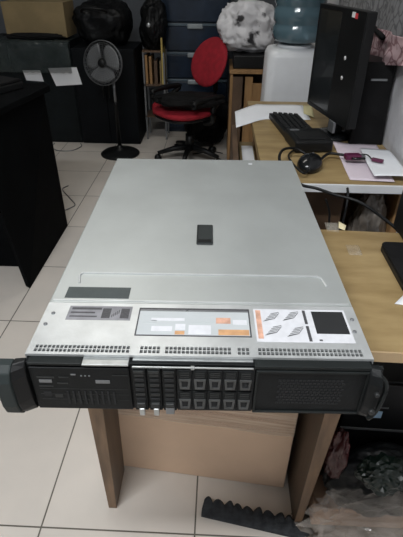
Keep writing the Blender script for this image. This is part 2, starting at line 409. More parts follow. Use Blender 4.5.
# rack ears
def ear(sx):
    L_ = (lambda u: u) if sx < 0 else (lambda u: W-u)
    def bx(mb, a, b_, *r):
        x0, x1 = sorted((L_(a), L_(b_))); mb.box(x0, x1, *r); return mb
    return L_, bx
for sx in (-1, 1):
    L_, bx = ear(sx)
    fm = MB(); bx(fm, -.026 if sx < 0 else -.012, .001, -.010, -.004, .001, H-.006)
    rack = fm.build('rack_ear', 'srv2', srv, bevel=.001)
    prof = [(-.004, H-.004), (-.016, H-.004), (-.026, H-.010), (-.031, H-.022), (-.031, .026), (-.027, .010), (-.018, -.002), (-.004, -.002)]  # y,z
    if sx < 0:
        bl = MB().prism(prof, lambda y, z: (-.033, y, z), lambda y, z: (-.0135, y, z)); bl.build('ear_handle', 'ear', rack, bevel=.002)
        MB().prism([(y, z) for y, z in prof], lambda y, z: (-.0135, y*.9, z), lambda y, z: (.001, y*.5, z)).build('ear_inner_latch', 'black', rack, bevel=.0015)
    else:
        bl = MB().prism(prof, lambda y, z: (W-.006, y*.6, z*.98), lambda y, z: (W+.009, y*.9, z)); bl.build('ear_handle', 'srv', rack, bevel=.003)
        ar = [(W+.004, -.018, H-.010), (W+.013, -.020, H-.018), (W+.016, -.022, H*.6), (W+.011, -.024, .022), (W+.004, -.024, .006)]
        MB().tube(spline(ar, 5), .003, 8).build('ear_rim', 'srv2', rack)
    s_ = MB(); cx = L_(-.001)
    s_.tube([(cx, -.030, .030), (cx, -.0345, .030)], .004, 12)
    s_.tube([(cx, -.030, .062), (cx, -.0345, .062)], .003, 12)
    if sx > 0: s_.build('ear_button', 'srv3', rack)

# ------------------------------------------------------------------ desk carrying the server
dk = thing('wooden_desk', 'ochre laminate desk under the big silver server, brown slab legs', 'desk', (0, 0, 0))
DT = SZ
poly = [(-.270, .535), (.546, .513), (.546, .895), (-.270, .927)]
MB().prism(poly, lambda x, y: (x, y, DT-.020), lambda x, y: (x, y, DT)).build('desktop', 'wood', dk, bevel=.001)
MB().prism([(-.270, .532), (.546, .510), (.546, .513), (-.270, .535)], lambda x, y: (x, y, DT-.0205), lambda x, y: (x, y, DT-.0005)).build('edge_band', 'wood_edge', dk)
def slab(xa, xb, xta, xtb, y0, y1, z1, nm='leg', mm=('leg_shaded', 'leg')):
    o = MB().hexa([(xa, y0, 0), (xb, y0, 0), (xb, y1, 0), (xa, y1, 0), (xta, y0, z1), (xtb, y0, z1), (xtb, y1, z1), (xta, y1, z1)])
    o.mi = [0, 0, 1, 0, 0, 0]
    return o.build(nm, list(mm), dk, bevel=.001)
slab(-.268, -.246, -.272, -.230, .637, .750, DT-.0205, mm=('leg_shaded', 'leg'))
slab(.224, .242, .238, .280, .612, .88, DT-.0205, mm=('leg_shaded', 'leg'))
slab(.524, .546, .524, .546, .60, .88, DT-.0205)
MB().box(-.26, .235, .900, .912, .47, .7).build('back_panel', 'brown_dark', dk)

# small things on the desk
t = thing('laptop', 'closed black laptop with rounded corner lying on the ochre desk by the wall', 'laptop', (.344, .67, DT))
T = MB(); poly = []
for (cx, cy, a0) in ((.012, .012, 180), (.188, .004, 270), (.188, .144, 0), (.012, .148, 90)):
    for k in range(5): a = math.radians(a0+k*22.5); poly.append((cx+.012*math.cos(a), cy+.012*math.sin(a)))
MB().prism(poly, lambda x, y: (x, y, .001), lambda x, y: (x, y, .011)).build('base', 'black', t, bevel=.001)
MB().prism(poly, lambda x, y: (x, y, .0115), lambda x, y: (x, y, .018)).build('lid', 'blackm', t, bevel=.002)
t = thing('desktop_speaker', 'slim black speaker standing on the ochre desk behind the laptop', 'speaker', (.424, .885, DT))
MB().box(-.020, .05, -.03, .05, .001, .185).build('speaker_cabinet', 'black', t, bevel=.004)
MB().lathe([(.0, 0), (.018, 0), (.022, .003), (.020, .004)], 0, 0, 20).build('speaker_cone', 'blackm', t).matrix_local = Matrix.Translation((.015, -.0305, .12)) @ Matrix.Rotation(PI/2, 4, 'X')
MB().box(-.016, .046, -.033, -.0305, .02, .08).build('grille', 'blackm', t)
tag(sheet('paper_scrap', 'scrap', [(.283, .944, DT), (.296, .924, DT), (.288, .902, DT), (.276, .912, DT)], 4, .002, 1), 'tiny cream paper scrap near the back edge of the ochre desk', 'scrap')
tag(sheet('paper_sheet', 'white_paper', [(.318, .640, DT), (.40, .625, DT), (.42, .67, DT), (.346, .671, DT)], 8, .001, 3), 'white paper sheet corner just in front of the black laptop', 'paper')
tag(sheet('tape_piece', 'tapepatch', [(.275, .80, DT), (.302, .80, DT), (.304, .84, DT), (.276, .84, DT)], 4, .0005, 3), 'square of clear tape stuck on ochre desk, right beside the server', 'tape')
tag(sheet('tape_strip', 'tapepatch', [(.248, .90, DT), (.275, .895, DT), (.28, .94, DT), (.25, .94, DT)], 4, .0005, 5), 'clear tape strip at the rear edge of the ochre desk', 'tape')

# ------------------------------------------------------------------ below the desk
T = Matrix.Translation((-.263, .762, 0)) @ Matrix.Rotation(-.10, 4, 'Z')
t = thing('cardboard_carton', 'plain brown cardboard carton on the floor between the desk legs', 'box')
cb = MB(T).box(0, .475, 0, .26, .0005, .46); cb.build('carton_body', 'card', t, bevel=.003)
tp = MB(T)
rows = []
for i in range(9):
    z = .235+i*.0275; rows.append([T @ Vector((j*.475/24, -.0015-.0022*abs(noise.noise(Vector((j*.25, i*1.1, 2)))), z+.010*noise.noise(Vector((j*.12, i*.4, 5))))) for j in range(25)])
MB().ribbon(rows).build('clear_tape', 'tape', t)
# foam strip with scalloped crest
rows = []
nx, ny = 140, 10
A0 = Vector((-.020, .625, 0)); A1 = Vector((.275, .572, 0)); B0 = Vector((-.020, .668, 0)); 
dv = (A1-A0).normalized(); nv = Vector((-dv.y, dv.x, 0))
L0 = (A1-A0).length
for i in range(nx+1):
    s_ = i/nx*L0; row = []
    sc_ = abs(math.sin(s_*PI/.027+1.2*noise.noise(Vector((s_*22, 4, 0)))))**.8*(.7+.6*noise.noise(Vector((s_*35, 9, 0)))+.3)
    wd = .036+.009*sc_+.004*noise.noise(Vector((s_*40, 0, 0)))
    ht = .018+.009*sc_
    prof = [(0, .0008), (0, .012), (.004, .016), (wd*.6, .018), (wd*.85, ht), (wd, ht-.002), (wd+.003, ht*.5), (wd, .0008), (0, .0008)]
    if i in (0, nx): prof = [(wd*.5, .008)]*9
    for (q, z) in prof: row.append(A0+dv*s_+nv*q+Vector((0, 0, z)))
    rows.append(row)
tag(MB().ribbon(rows).build('foam_strip', 'foam'), 'dark grey foam packing strip with scalloped crest on floor tiles', 'foam')

t = thing('computer_tower', 'black computer tower with light blue sticker under the ochre desk', 'computer', (.302, .70, 0), -.03)
MB().box(0, .20, 0, .25, .0, .465).build('case', 'black', t, bevel=.004)
MB().box(.004, .196, -.008, 0, .008, .460).build('front_panel', 'black', t, bevel=.003)
MB().box(.066, .090, -.0095, -.008, .352, .374).build('blue_sticker', 'bluelab', t)
MB().box(.062, .100, -.0095, -.008, .385, .389).build('drive_slot', 'gray_metal', t)
MB().box(.004, .196, -.010, -.008, .305, .313).build('trim_line', 'gray_metal', t, bevel=.001)
tag(crumple('plastic_bag', 'bagdark', (.405, .625, .205), (.125, .055, .105), .22, 3, 2.2, None), 'black plastic bag piled before the computer tower', 'bag')
tag(crumple('plastic_bag', 'bagred', (.288, .635, .29), (.024, .035, .075), .3, 5), 'dark red plastic bag squeezed beside the right desk leg', 'bag')
tag(crumple('plastic_bag', 'baggreen', (.378, .58, .30), (.050, .035, .038), .3, 8, 2.5, sub=4, flat=.15), 'small dark green bag on top of the black bag', 'bag')
t = tag(BX(.262, .53, .60, .69, .035, .115).build('flat_carton', 'card3', bevel=.003), 'low brown carton under crumpled clear wrap beneath the desk', 'box')
tag(crumple('clear_plastic_wrap', 'wrap', (.385, .56, .15), (.125, .040, .085), .4, 11, 2.4, .036, sub=4, flat=.22), 'crumpled clear plastic wrap over the low brown carton', 'plastic wrap')
tag(crumple('plastic_sheet', 'wrapw', (.39, .60, .015), (.135, .062, .020), .3, 13, 3, .0008, sub=4, flat=.35), 'crumpled milky plastic sheet flat on the floor by the right leg', 'plastic sheet')

# ------------------------------------------------------------------ second desk with the computer
D2 = .72
d2 = thing('computer_desk', 'ochre desk with white front edge holding the keyboard and monitor', 'desk')
MB().prism([(.13, 1.17), (.548, 1.17), (.548, 2.06), (.118, 2.06)], lambda x, y: (x, y, D2-.024), lambda x, y: (x, y, D2)).build('desktop', 'wood', d2, bevel=.001)
MB().box(.132, .548, 1.163, 1.17, D2-.022, D2+.001).build('white_edge_band', 'white_plastic', d2, bevel=.001)
MB().box(.15, .17, 1.23, 2.04, 0, D2-.024).build('side_panel', 'brown', d2)
MB().box(.528, .548, 1.23, 2.04, 0, D2-.024).build('side_panel', 'brown', d2)
MB().box(.17, .375, 1.24, 1.255, .30, D2-.024).build('drawer_front', 'brown_dark', d2, bevel=.002)
MB().box(.17, .528, 1.9, 1.915, .1, D2-.024).build('modesty_panel', 'brown_dark', d2)
tag(crumple('plastic_bag', 'wrapw', (.47, 1.27, .52), (.05, .05, .14), .25, 17), 'pale plastic bag hanging under the computer desk beside the brown drawer', 'bag')

# papers on it
rows = []
for i in range(13):
    u = i/12; row = []
    for j in range(9):
        v = j/8
        x = .060+u*.29; y = (1.66+.12*min(1, u*2.6))*(1-v)+(1.88+.12*min(1, u*3))*v
        z = D2+.0022+.003*noise.noise(Vector((x*12, y*12, 1)))
        row.append((x, y, max(z, D2+.0012)))
    rows.append(row)
tag(MB().ribbon(rows).build('paper_sheet', 'white_paper', solid=.0008), 'long white sheet overhanging the left rear of the computer desk, behind the keyboard', 'paper')
tag(sheet('sticky_note', 'sticky', [(.334, 1.86, D2+.003), (.367, 1.80, D2+.003), (.387, 1.99, D2+.003), (.352, 1.99, D2+.003)], 6, .002, 4), 'yellowish note behind the keyboard, beside the monitor', 'note')
tag(sheet('paper_sheet', 'pink_paper', [(.368, 1.20, D2), (.486, 1.185, D2), (.520, 1.49, D2), (.383, 1.53, D2)], 14, .006, 6), 'pinkish white sheet of paper beneath the maroon connector', 'paper')
tag(sheet('paper_sheet', 'white_paper', [(.43, 1.195, D2+.009), (.535, 1.19, D2+.009), (.538, 1.42, D2+.010), (.45, 1.43, D2+.010)], 14, .008, 9), 'upper white sheet against the wall on the computer desk', 'paper')

# keyboard
kb = thing('keyboard', 'black computer keyboard lying along the left side of the computer desk', 'keyboard', (.272, 1.64, D2), math.radians(98))
MB().hexa([(-.165, -.060, .001), (.165, -.060, .001), (.165, .060, .001), (-.165, .060, .001), (-.165, -.060, .012), (.165, -.060, .012), (.165, .060, .022), (-.165, .060, .022)]).build('keyboard_base', 'black', kb, bevel=.003)
keys = MB()
for r in range(5):
    for c_ in range(17):
        if r == 0 and 4 < c_ < 9: continue
        x = -.156+c_*.0184; y = -.050+r*.0205; z = .012+(y+.06)/.12*.010
        keys.hexa([(x, y, z), (x+.0155, y, z), (x+.0155, y+.017, z+.0014), (x, y+.017, z+.0014), (x+.002, y+.002, z+.008), (x+.0135, y+.002, z+.008), (x+.0135, y+.015, z+.0094), (x+.002, y+.015, z+.0094)])
keys.box(-.156+5*.0184, -.156+8.84*.0184, -.050, -.033, .012, .0205)
keys.build('keys', 'key', kb)
# telephone / adapter block
t = thing('power_adapter', 'chunky black adapter block between the keyboard and the coiled cable', 'adapter', (.292, 1.475, D2), math.radians(8))
MB().box(-.062, .062, -.065, .075, .001, .040).build('adapter_body', 'black', t, bevel=.008, seg=3)
MB().box(-.045, .045, -.045, .030, .0395, .0420).build('ribbed_top', 'key', t, bevel=.002)
MB().box(-.05, -.02, .045, .06, .0395, .0412).build('indicator_label', 'gray_metal', t)
# mouse
t = thing('computer_mouse', 'round glossy black mouse by the near edge of the computer desk', 'mouse', (.268, 1.285, D2), math.radians(-20))
crumple('mouse_shell', 'blackg', (0, 0, .012), (.036, .055, .030), .0, 1, floor=.001, parent=t, sub=4)
MB().tube([(0, .030, .034), (0, .046, .030)], .004, 8).build('scroll_wheel', 'gray_metal', t)
# cables
def cable(pts, r, m, nm, lab_, cat='cable', n=10): return tag(MB().tube(spline(pts, n), r, 8).build(nm, m), lab_, cat)
cable([(.285, 1.325, D2+.012), (.240, 1.36, D2+.030), (.196, 1.33, D2+.040), (.172, 1.25, D2+.045), (.176, 1.18, D2+.040), (.200, 1.145, D2+.024), (.225, 1.130, D2+.012), (.262, 1.12, D2+.008), (.30, 1.09, D2+.006), (.36, 1.06, D2), (.42, 1.03, .69), (.462, 1.00, .66), (.485, .975, .60)], .0042, 'black', 'power_cable', 'thick black cable looping from the mouse over the gap between desks')
cable([(.240, 1.42, D2+.008), (.215, 1.36, D2+.010), (.214, 1.26, D2+.022), (.232, 1.20, D2+.020), (.250, 1.22, D2+.012), (.262, 1.26, D2+.020)], .003, 'black', 'cable_loop', 'thin black cable loop beside the round mouse')
cable([(.300, 1.31, D2+.012), (.335, 1.36, D2+.018), (.37, 1.35, D2+.020), (.40, 1.34, D2+.020)], .0042, 'black', 'video_cable', 'short black video cable running from the mouse to the maroon connector')
t = thing('video_connector', 'maroon video plug lying on the pinkish paper', 'connector', (.405, 1.335, D2+.018), math.radians(5))
MB().box(-.026, .022, -.014, .014, -.006, .010).build('plug_body', 'maroon', t, bevel=.004)
MB().box(.022, .034, -.010, .010, -.003, .007).build('plug_shell', 'gray_metal', t, bevel=.001)
MB().tube([(-.010, -.018, .002), (.030, -.018, .002)], .0035, 8).build('thumb_screw', 'blackg', t)
t = thing('usb_plug', 'small maroon and black plug on a thin cord near the wall', 'plug', (.470, 1.300, D2+.022), math.radians(-32))
MB().box(-.020, .014, -.006, .006, -.004, .005).build('plug_body', 'maroon', t, bevel=.002)
MB().tube(spline([(-.020, 0, 0), (-.038, .016, .004), (-.055, .020, .002)], 6), .002, 6).build('cord', 'black', t)
cable([(.352, 1.155, D2-.004), (.350, 1.13, .70), (.345, 1.11, .66), (.340, 1.10, .60), (.338, 1.10, .52)], .0035, 'black', 'hanging_cable', 'black cable hanging straight down in the gap between the desks')
cable([(.30, 1.16, .68), (.315, 1.15, .64), (.318, 1.14, .58)], .003, 'black', 'hanging_cable', 'short dark cord hanging before the brown drawer')

# monitor
pL = Vector((.327, 1.758)); pR = Vector((.400, 1.440)); dm = (pR-pL); Wm = dm.length; ang = math.atan2(dm.y, dm.x)
mo = thing('computer_monitor', 'black flat monitor seen edge-on, standing on the computer desk', 'monitor', (pL.x, pL.y, D2), ang)
MB().box(0, Wm, .0, .030, .068, .392).build('housing', 'black', mo, bevel=.004)
MB().box(.012, .175, -.002, 0, .082, .380).build('screen', 'screen', mo)
bz = MB().box(0, Wm, -.004, 0, .068, .082).box(0, Wm, -.004, 0, .380, .392).box(0, .012, -.004, 0, .08, .382).box(.175, Wm, -.004, 0, .08, .382)
bz.build('bezel', 'black', mo, bevel=.0015)
for z in (.262, .205): MB().tube([(Wm-.085, -.004, z), (Wm-.085, -.0052, z)], .0062, 16).build('white_round_sticker', 'dot', mo)
MB().box(Wm-.085, Wm-.065, -.005, -.004, .372, .386).box(Wm-.065, Wm-.05, -.005, -.004, .370, .384, 1).build('red_white_sticker', ['dot', 'redlab'], mo)
MB().box(Wm*.45, Wm*.62, .020, .05, .015, .20).build('stand_neck', 'black', mo, bevel=.004)
MB().lathe([(.065, .001), (.065, .010), (.055, .016), (.02, .020)], Wm*.55, .025, 32).build('stand_base', 'blackg', mo)
MB().box(Wm*.62, Wm*.74, -.006, .005, .030, .0685).build('cable_tag', 'gray_metal', mo, bevel=.003)
# tower behind monitor
t = thing('computer_tower', 'black desktop tower against the wall behind the monitor', 'computer', (.446, 1.525, D2), 0)
MB().box(-.005, .095, 0, .34, .0, .252).build('case', 'black', t, bevel=.004)
MB().hexa([(-.012, -.02, 0), (.098, -.02, 0), (.098, .0, 0), (-.012, .0, 0), (-.005, -.006, .252), (.085, -.006, .252), (.085, .0, .252), (-.005, .0, .252)]).build('front_panel', 'blackm', t, bevel=.003)
MB().box(.02, .07, -.014, -.008, .20, .206).build('drive_slot', 'gray_metal', t)

# hanging cloths
def drape(name, m, y0, y1, z0, z1, x, amp, seed, lab_, fz=None):
    rows = []
    for i in range(25):
        u = i/24; row = []
        for j in range(31):
            v = j/30; y = y0+(y1-y0)*v
            za = z0+(fz(v) if fz else 0); z = za+(z1-za)*u
            xx = x+amp*math.sin(v*19+seed+u*1.5)*(1-.4*u)+amp*.8*noise.noise(Vector((v*5, u*3, seed)))
            row.append((min(xx, .546), y, z))
        rows.append(row)
    return tag(MB().ribbon(rows).build(name, m, solid=.002), lab_, 'cloth')
drape('hanging_cloth', 'gray_cloth', 1.42, 2.45, .985, 1.36, .530, .008, 1, 'grey patterned cloth hanging high on the right wall')
drape('hanging_cloth', 'pink_cloth', 1.36, 1.83, .915, 1.05, .506, .012, 4, 'pink patterned cloth draped on the wall above the black tower', lambda v: .075*(1-v))
t = tag(MB().tube(spline([(.50, 1.80, 1.072), (.496, 1.72, 1.052), (.50, 1.59, 1.032)], 6), .008, 8).build('black_strap', 'blackm'), 'black strap crossing the grey patterned cloth', 'strap')

# ------------------------------------------------------------------ water dispenser and bottle
t = thing('water_dispenser', 'white floor-standing water dispenser behind the computer desk', 'water dispenser', (.362, 2.52, 0))
prof = []
def rrect(hw, hd, r, n=5):
    out = []
    for cx, cy, a0 in ((hw-r, hd-r, 0), (-hw+r, hd-r, 90), (-hw+r, -hd+r, 180), (hw-r, -hd+r, 270)):
        for k in range(n+1): a = math.radians(a0+90*k/n); out.append((cx+r*math.cos(a), cy+r*math.sin(a)))
    return out
def loft(levels, mb=None, mi=0):
    mb = mb or MB(); n = len(levels[0][0]); vs = []; fs = []
    for pl, z in levels: vs += [(x, y, z) for x, y in pl]
    for i in range(len(levels)-1):
        for k in range(n): fs.append((i*n+k, i*n+(k+1) % n, (i+1)*n+(k+1) % n, (i+1)*n+k))
    fs.append(list(range(n))[::-1]); fs.append([(len(levels)-1)*n+k for k in range(n)])
    return mb.add(vs, fs, mi, True)
loft([(rrect(.140, .125, .04), .02), (rrect(.142, .128, .04), .5), (rrect(.138, .125, .045), .84), (rrect(.128, .115, .045), .866), (rrect(.105, .095, .045), .876)]).build('dispenser_body', 'white_plastic', t)
MB().lathe([(.085, .874), (.088, .888), (.070, .892)], 0, 0, 28).build('bottle_collar', 'white_plastic', t)
MB().box(-.07, .07, -.131, -.124, .36, .50).build('tap_recess', 'lab_pale', t, bevel=.004)
for x in (-.035, .035): MB().box(x-.012, x+.012, -.150, -.131, .42, .46).build('tap', 'lab_white', t, bevel=.004)
MB().box(-.13, .13, -.120, .12, 0, .021).build('plinth', 'gray_metal', t)
prof = [(.05, .893), (.108, .905), (.120, .925), (.120, .965), (.113, .975), (.113, .985), (.120, .995), (.120, 1.04), (.113, 1.05), (.113, 1.06), (.120, 1.07), (.120, 1.13), (.11, 1.17), (.05, 1.19)]
prof = [(r*1.03, z) for r, z in prof]
tag(MB().lathe(prof, .37, 2.52, 40).build('water_bottle', 'jug'), 'blue ribbed water bottle upside down on the white dispenser', 'bottle')

# ------------------------------------------------------------------ brown cabinet, printer and white bag
t = thing('wooden_cabinet', 'narrow brown wooden cabinet between the red chair and the dispenser', 'cabinet', (.06, 3.18, 0))
MB().box(0, .018, 0, .40, 0, .62).build('side_panel', 'brown', t)
MB().box(.262, .28, 0, .40, 0, .62).build('side_panel', 'brown', t)
MB().box(-.006, .286, -.01, .40, .62, .645).build('top_board', 'brown', t, bevel=.002)
MB().box(.018, .262, .38, .40, 0, .62).build('back_board', 'brown_dark', t)
MB().box(.018, .085, .002, .02, .02, .60).build('door', 'brown_dark', t, bevel=.002)
MB().box(.10, .15, -.004, .02, .02, .60).build('center_post', 'brown', t, bevel=.002)
MB().box(.15, .262, .002, .02, .02, .56).build('door', 'brown', t, bevel=.002)
MB().box(.018, .262, .02, .38, .30, .315).build('shelf', 'brown', t)
tag(MB().box(.075, .315, 3.20, 3.50, .6455, .725).build('black_device', 'black', bevel=.006), 'flat black box-shaped device on the narrow brown cabinet', 'device')
tag(crumple('white_plastic_bag', 'bag_white', (.160, 3.38, .872), (.168, .13, .143), .30, 25, 1.7, .727, sq=.8), 'crumpled white plastic bag with dark blotches on the black device', 'bag')
t = thing('shelf_carton', 'small brown box with white paper left of the computer desk', 'box', (.105, 1.62, 0))
MB().box(-.022, .040, 0, .30, .0, .585).build('carton_body', 'card2', t, bevel=.002)
MB().box(-.012, .034, .07, .24, .5855, .588).build('paper_label', 'white_paper', t)
tag(MB().box(.052, .0725, 1.56, 1.98, 0, .64).build('upright_board', 'brown_dark', bevel=.002), 'upright dark brown board left of the computer desk', 'board')

# ------------------------------------------------------------------ drawer tower
t = thing('drawer_unit', 'smoky blue plastic drawer tower against the back wall', 'drawers', (-.475, 3.9, 0))
MB().box(0, .53, .02, .40, .0, 1.045).build('carcass', 'drawer', t, bevel=.006)
for k in range(5):
    z = .045+k*.2005
    dr = MB().box(.012, .518, -.004, .022, z, z+.172).build('drawer', 'drawer', t, bevel=.006)
    MB().box(.006, .524, -.012, .022, z+.173, z+.192).build('drawer_rim', 'drawer_rim', dr, bevel=.003)
    MB().box(.205, .325, -.030, -.010, z+.155, z+.190).build('handle', 'handle', dr, bevel=.008)

# ------------------------------------------------------------------ red office chair
ch = thing('office_chair', 'red fabric office chair with black star base near the blue drawers', 'chair', (-.215, 3.24, 0), math.radians(-46))
def ell(cx, cy, cz, rx, ry, rz, p=.75, mb=None):   # superellipsoid pad
    mb = mb or MB(); n, m = 28, 16; vs = []; fs = []
    sg = lambda a, e: math.copysign(abs(a)**e, a)
    for i in range(m+1):
        ph = -PI/2+PI*i/m
        for k in range(n):
            th = 2*PI*k/n; vs.append((cx+rx*sg(math.cos(ph), .5)*sg(math.cos(th), p), cy+ry*sg(math.cos(ph), .5)*sg(math.sin(th), p), cz+rz*sg(math.sin(ph), .9)))
    for i in range(m):
        for k in range(n): fs.append((i*n+k, i*n+(k+1) % n, (i+1)*n+(k+1) % n, (i+1)*n+k))
    return mb.add(vs, fs, 0, True)
ell(0, -.05, .372, .20, .20, .032).build('seat', 'red', ch)
ell(0, -.05, .342, .19, .19, .020).build('seat_shell', 'black', ch)
br = MB(); n = 28; vs = []
rows = []
for i in range(17):
    ph = -PI/2+PI*i/16; row = []
    for k in range(n+1):
        th = 2*PI*k/n; c_ = math.cos(ph); x = .168*(abs(c_)**.6)*math.cos(th); z = .152*(abs(c_)**.6)*math.sin(th); y = .028*math.sin(ph)+.5*x*x*-1.2
        row.append((x, .19+y+.12*(z/.3), .655+z))
    rows.append(row)
bo = br.ribbon(rows).build('backrest', 'red', ch)
MB().tube(spline([(0, .06, .30), (0, .20, .31), (0, .245, .40), (0, .235, .60)], 6), .018, 8).build('back_bar', 'black', ch)
MB().lathe([(.03, .08), (.03, .20), (.018, .20), (.018, .30)], 0, 0, 16).build('gas_lift', 'black', ch)
for s_ in (-1, 1):
    MB().tube(spline([(s_*.14, .02, .30), (s_*.215, .02, .33), (s_*.225, .02, .42), (s_*.225, .10, .475), (s_*.225, -.02, .485), (s_*.225, -.14, .475), (s_*.225, -.15, .44)], 6), .018, 8).build('armrest', 'black', ch)
for k in range(5):
    a = 2*PI*k/5+.35; x, y = math.cos(a)*.235, math.sin(a)*.235
    lg = MB().tube([(0, 0, .105), (x*.5, y*.5, .095), (x, y, .065)], [.026, .020, .014], 8).build('leg', 'black', ch)
    MB().tube([(x-.018*math.sin(a), y+.018*math.cos(a), .027), (x+.018*math.sin(a), y-.018*math.cos(a), .027)], .026, 14).build('caster', 'black', lg)
tag(crumple('black_jacket', 'blackm', (-.215, 3.12, .462), (.215, .11, .045), .22, 31, 2.0), 'black jacket bundled across the seat of the red chair', 'jacket')
tag(crumple('rubbish_bag', 'blackm', (-.10, 3.66, .19), (.17, .13, .19), .2, 33, 2, .001), 'black rubbish bag on the floor behind the red chair', 'bag')

# ------------------------------------------------------------------ rack beside the cabinets
tag(MB().box(-.60, -.462, 3.70, 3.885, .6605, .672).build('dark_board', 'brown_dark'), 'dark board laid across the top of the rack under the black bag', 'board')
t = thing('storage_rack', 'narrow dark rack holding brown boards beside the black cabinets', 'rack', (-.60, 3.70, 0))
for x in (0., .155):
    for y in (0., .17): MB().box(x, x+.012, y, y+.012, 0, .66).build('post', 'gray_metal', t)
for z in (.18, .42): MB().box(0, .167, 0, .185, z, z+.014).build('shelf_board', 'brown_dark', t)
tag(BX(-.583, -.565, 3.705, 3.88, .435, .64).build('wooden_board', 'brown', bevel=.002), 'thin brown wooden board leftmost on the dark rack', 'board')
tag(BX(-.552, -.532, 3.705, 3.88, .435, .63).build('wooden_board', 'brown', bevel=.002), 'thicker brown wooden board in the middle of the dark rack', 'board')
tag(BX(-.515, -.490, 3.705, 3.88, .435, .60).build('wooden_board', 'brown_dark', bevel=.002), 'dark brown board rightmost on the dark rack', 'board')
tag(BX(-.457, -.444, 3.70, 3.87, .4345, .76).build('yellow_board', 'yellow', bevel=.002), 'tall yellow board standing at the right end of the dark rack', 'board')
tag(BX(-.471, -.460, 3.70, 3.87, .4345, .60).build('yellow_board', 'card2', bevel=.002), 'short tan board directly left of the tall yellow board', 'board')
tag(crumple('red_pouch', 'red', (-.52, 3.738, .240), (.028, .03, .05), .25, 41, 2), 'small red pouch hanging low on the dark rack', 'pouch')
tag(crumple('black_backpack', 'bagdark', (-.515, 3.775, .83), (.095, .085, .165), .25, 43, 2, .661), 'glossy black bag with round silver badge on top of the dark rack', 'bag')
o = MB().lathe([(.014, 0), (.017, .004), (.010, .008)], 0, 0, 16).build('silver_badge', 'silver', bpy.data.objects['black_backpack'])
o.matrix_local = Matrix.Translation((-.535, 3.668, .845)) @ Matrix.Rotation(PI/2, 4, 'X')

# ------------------------------------------------------------------ black cabinets
t = thing('metal_cabinet', 'near-black low cabinet directly behind the standing fan', 'cabinet', (-1.10, 3.56, 0))
MB().box(0, .465, .012, .40, .0, .70).build('cabinet_body', 'cab', t, bevel=.004)
dA = MB().box(.004, .230, 0, .012, .02, .69).build('door', 'cab', t, bevel=.003)
MB().box(.205, .215, -.014, 0, .36, .46).build('handle', 'black', dA)
dB = MB().box(.235, .461, 0, .012, .02, .69).build('door', 'cab', t, bevel=.003)
MB().box(.250, .260, -.014, 0, .36, .46).build('handle', 'black', dB)
t = thing('metal_cabinet', 'dark greenish cabinet with added shiny film below the tan carton', 'cabinet', (-2.02, 3.57, 0))
MB().box(0, .915, .012, .40, .0, .745).build('cabinet_body', 'cab2', t, bevel=.004)
for k in range(2):
    d_ = MB().box(.006+k*.455, .452+k*.455, 0, .012, .02, .73).build('door', 'cab2', t, bevel=.003)
    MB().box(.42-.36*k+k*.455, .43-.36*k+k*.455, -.014, 0, .36, .48).build('handle', 'black', d_)
# crumpled film over the top edge, added to give the cabinet its glints
rows = []
for i in range(15):
    u = i/14; row = []
    for j in range(51):
        v = j/50; x = -1.66+.56*v
        nn = abs(noise.noise(Vector((v*14, u*4, 3))))
        if u < .3: y = 3.72-u*.6; z = .748+.012*nn
        else: y = 3.545-.02*nn-.012; z = .748-(u-.3)*.30
        row.append((x, y, z+.006*noise.noise(Vector((v*20, u, 0)))))
    rows.append(row)
tag(MB().ribbon(rows).build('glint_film', mat('dark_film', (.05, .065, .065), .16, 0, .3, 12, .8, 22, alpha=.55)), 'crumpled dark film added for glints over the top of the greenish cabinet', 'plastic film')
tag(BX(-1.57, -1.125, 3.62, 3.88, .762, .985).build('cardboard_box', 'card2', bevel=.003), 'wide tan cardboard box on top of the dark cabinet', 'box')
tag(crumple('black_cover', 'blackm', (-1.36, 3.592, .772), (.20, .022, .022), .25, 51, 2.4), 'black cloth bundle in front of the tan cardboard box', 'cloth')
t = tag(crumple('black_luggage', 'bagdark', (-.885, 3.78, .845), (.20, .15, .14), .18, 53, 1.6, .701, sq=.7), 'large black travel bag on top of the cabinet behind the fan', 'bag')
MB().tube(spline([(-1.0, 3.62, .93), (-.97, 3.58, .95), (-.86, 3.57, .95), (-.82, 3.62, .93)], 6), .009, 8).build('carry_handle', 'black', t)
def notice(c, lab_): return tag(MB().add([Vector(p) for p in c], [(0, 1, 2, 3)]).build('paper_notice', 'white_paper', solid=.001), lab_, 'paper')
notice([(-1.47, 3.5685, .475), (-1.338, 3.5685, .468), (-1.352, 3.5685, .548), (-1.485, 3.5685, .545)], 'white notice taped to the greenish cabinet above the black desk')
notice([(-1.245, 3.5585, .440), (-1.045, 3.5585, .455), (-1.07, 3.5585, .575), (-1.285, 3.5585, .565)], 'white sheet taped to the cabinet directly behind the fan blades')

# ------------------------------------------------------------------ pedestal fan
fn = thing('pedestal_fan', 'grey pedestal fan with round black base on the tiles', 'fan', (-.755, 3.34, 0))
MB().lathe([(.145, .001), (.147, .010), (.13, .022), (.05, .032), (.022, .05), (.018, .07)], 0, 0, 36).build('base', 'black', fn)
MB().lathe([(.013, .05), (.013, .36), (.016, .365), (.016, .38), (.009, .385), (.009, .60)], 0, 0, 14).build('pole', 'black', fn)
MB().lathe([(.010, .34), (.010, .56)], 0, 0, 14).build('inner_pole', 'gray_metal', fn)
hc = Vector((-.045, -.07, .655)); R = Matrix.Rotation(math.radians(-12), 4, 'Z') @ Matrix.Rotation(math.radians(80), 4, 'X')
TH = Matrix.Translation(hc) @ R @ Matrix.Scale(.85, 4)     # local +z faces the room
MB(TH).lathe([(.03, -.11), (.048, -.10), (.050, -.04), (.03, -.02)], 0, 0, 20).build('motor_housing', 'black', fn)
MB().tube([(0, 0, .59), tuple(TH @ Vector((0, 0, -.07)))], .016, 8).build('tilt_joint', 'black', fn)
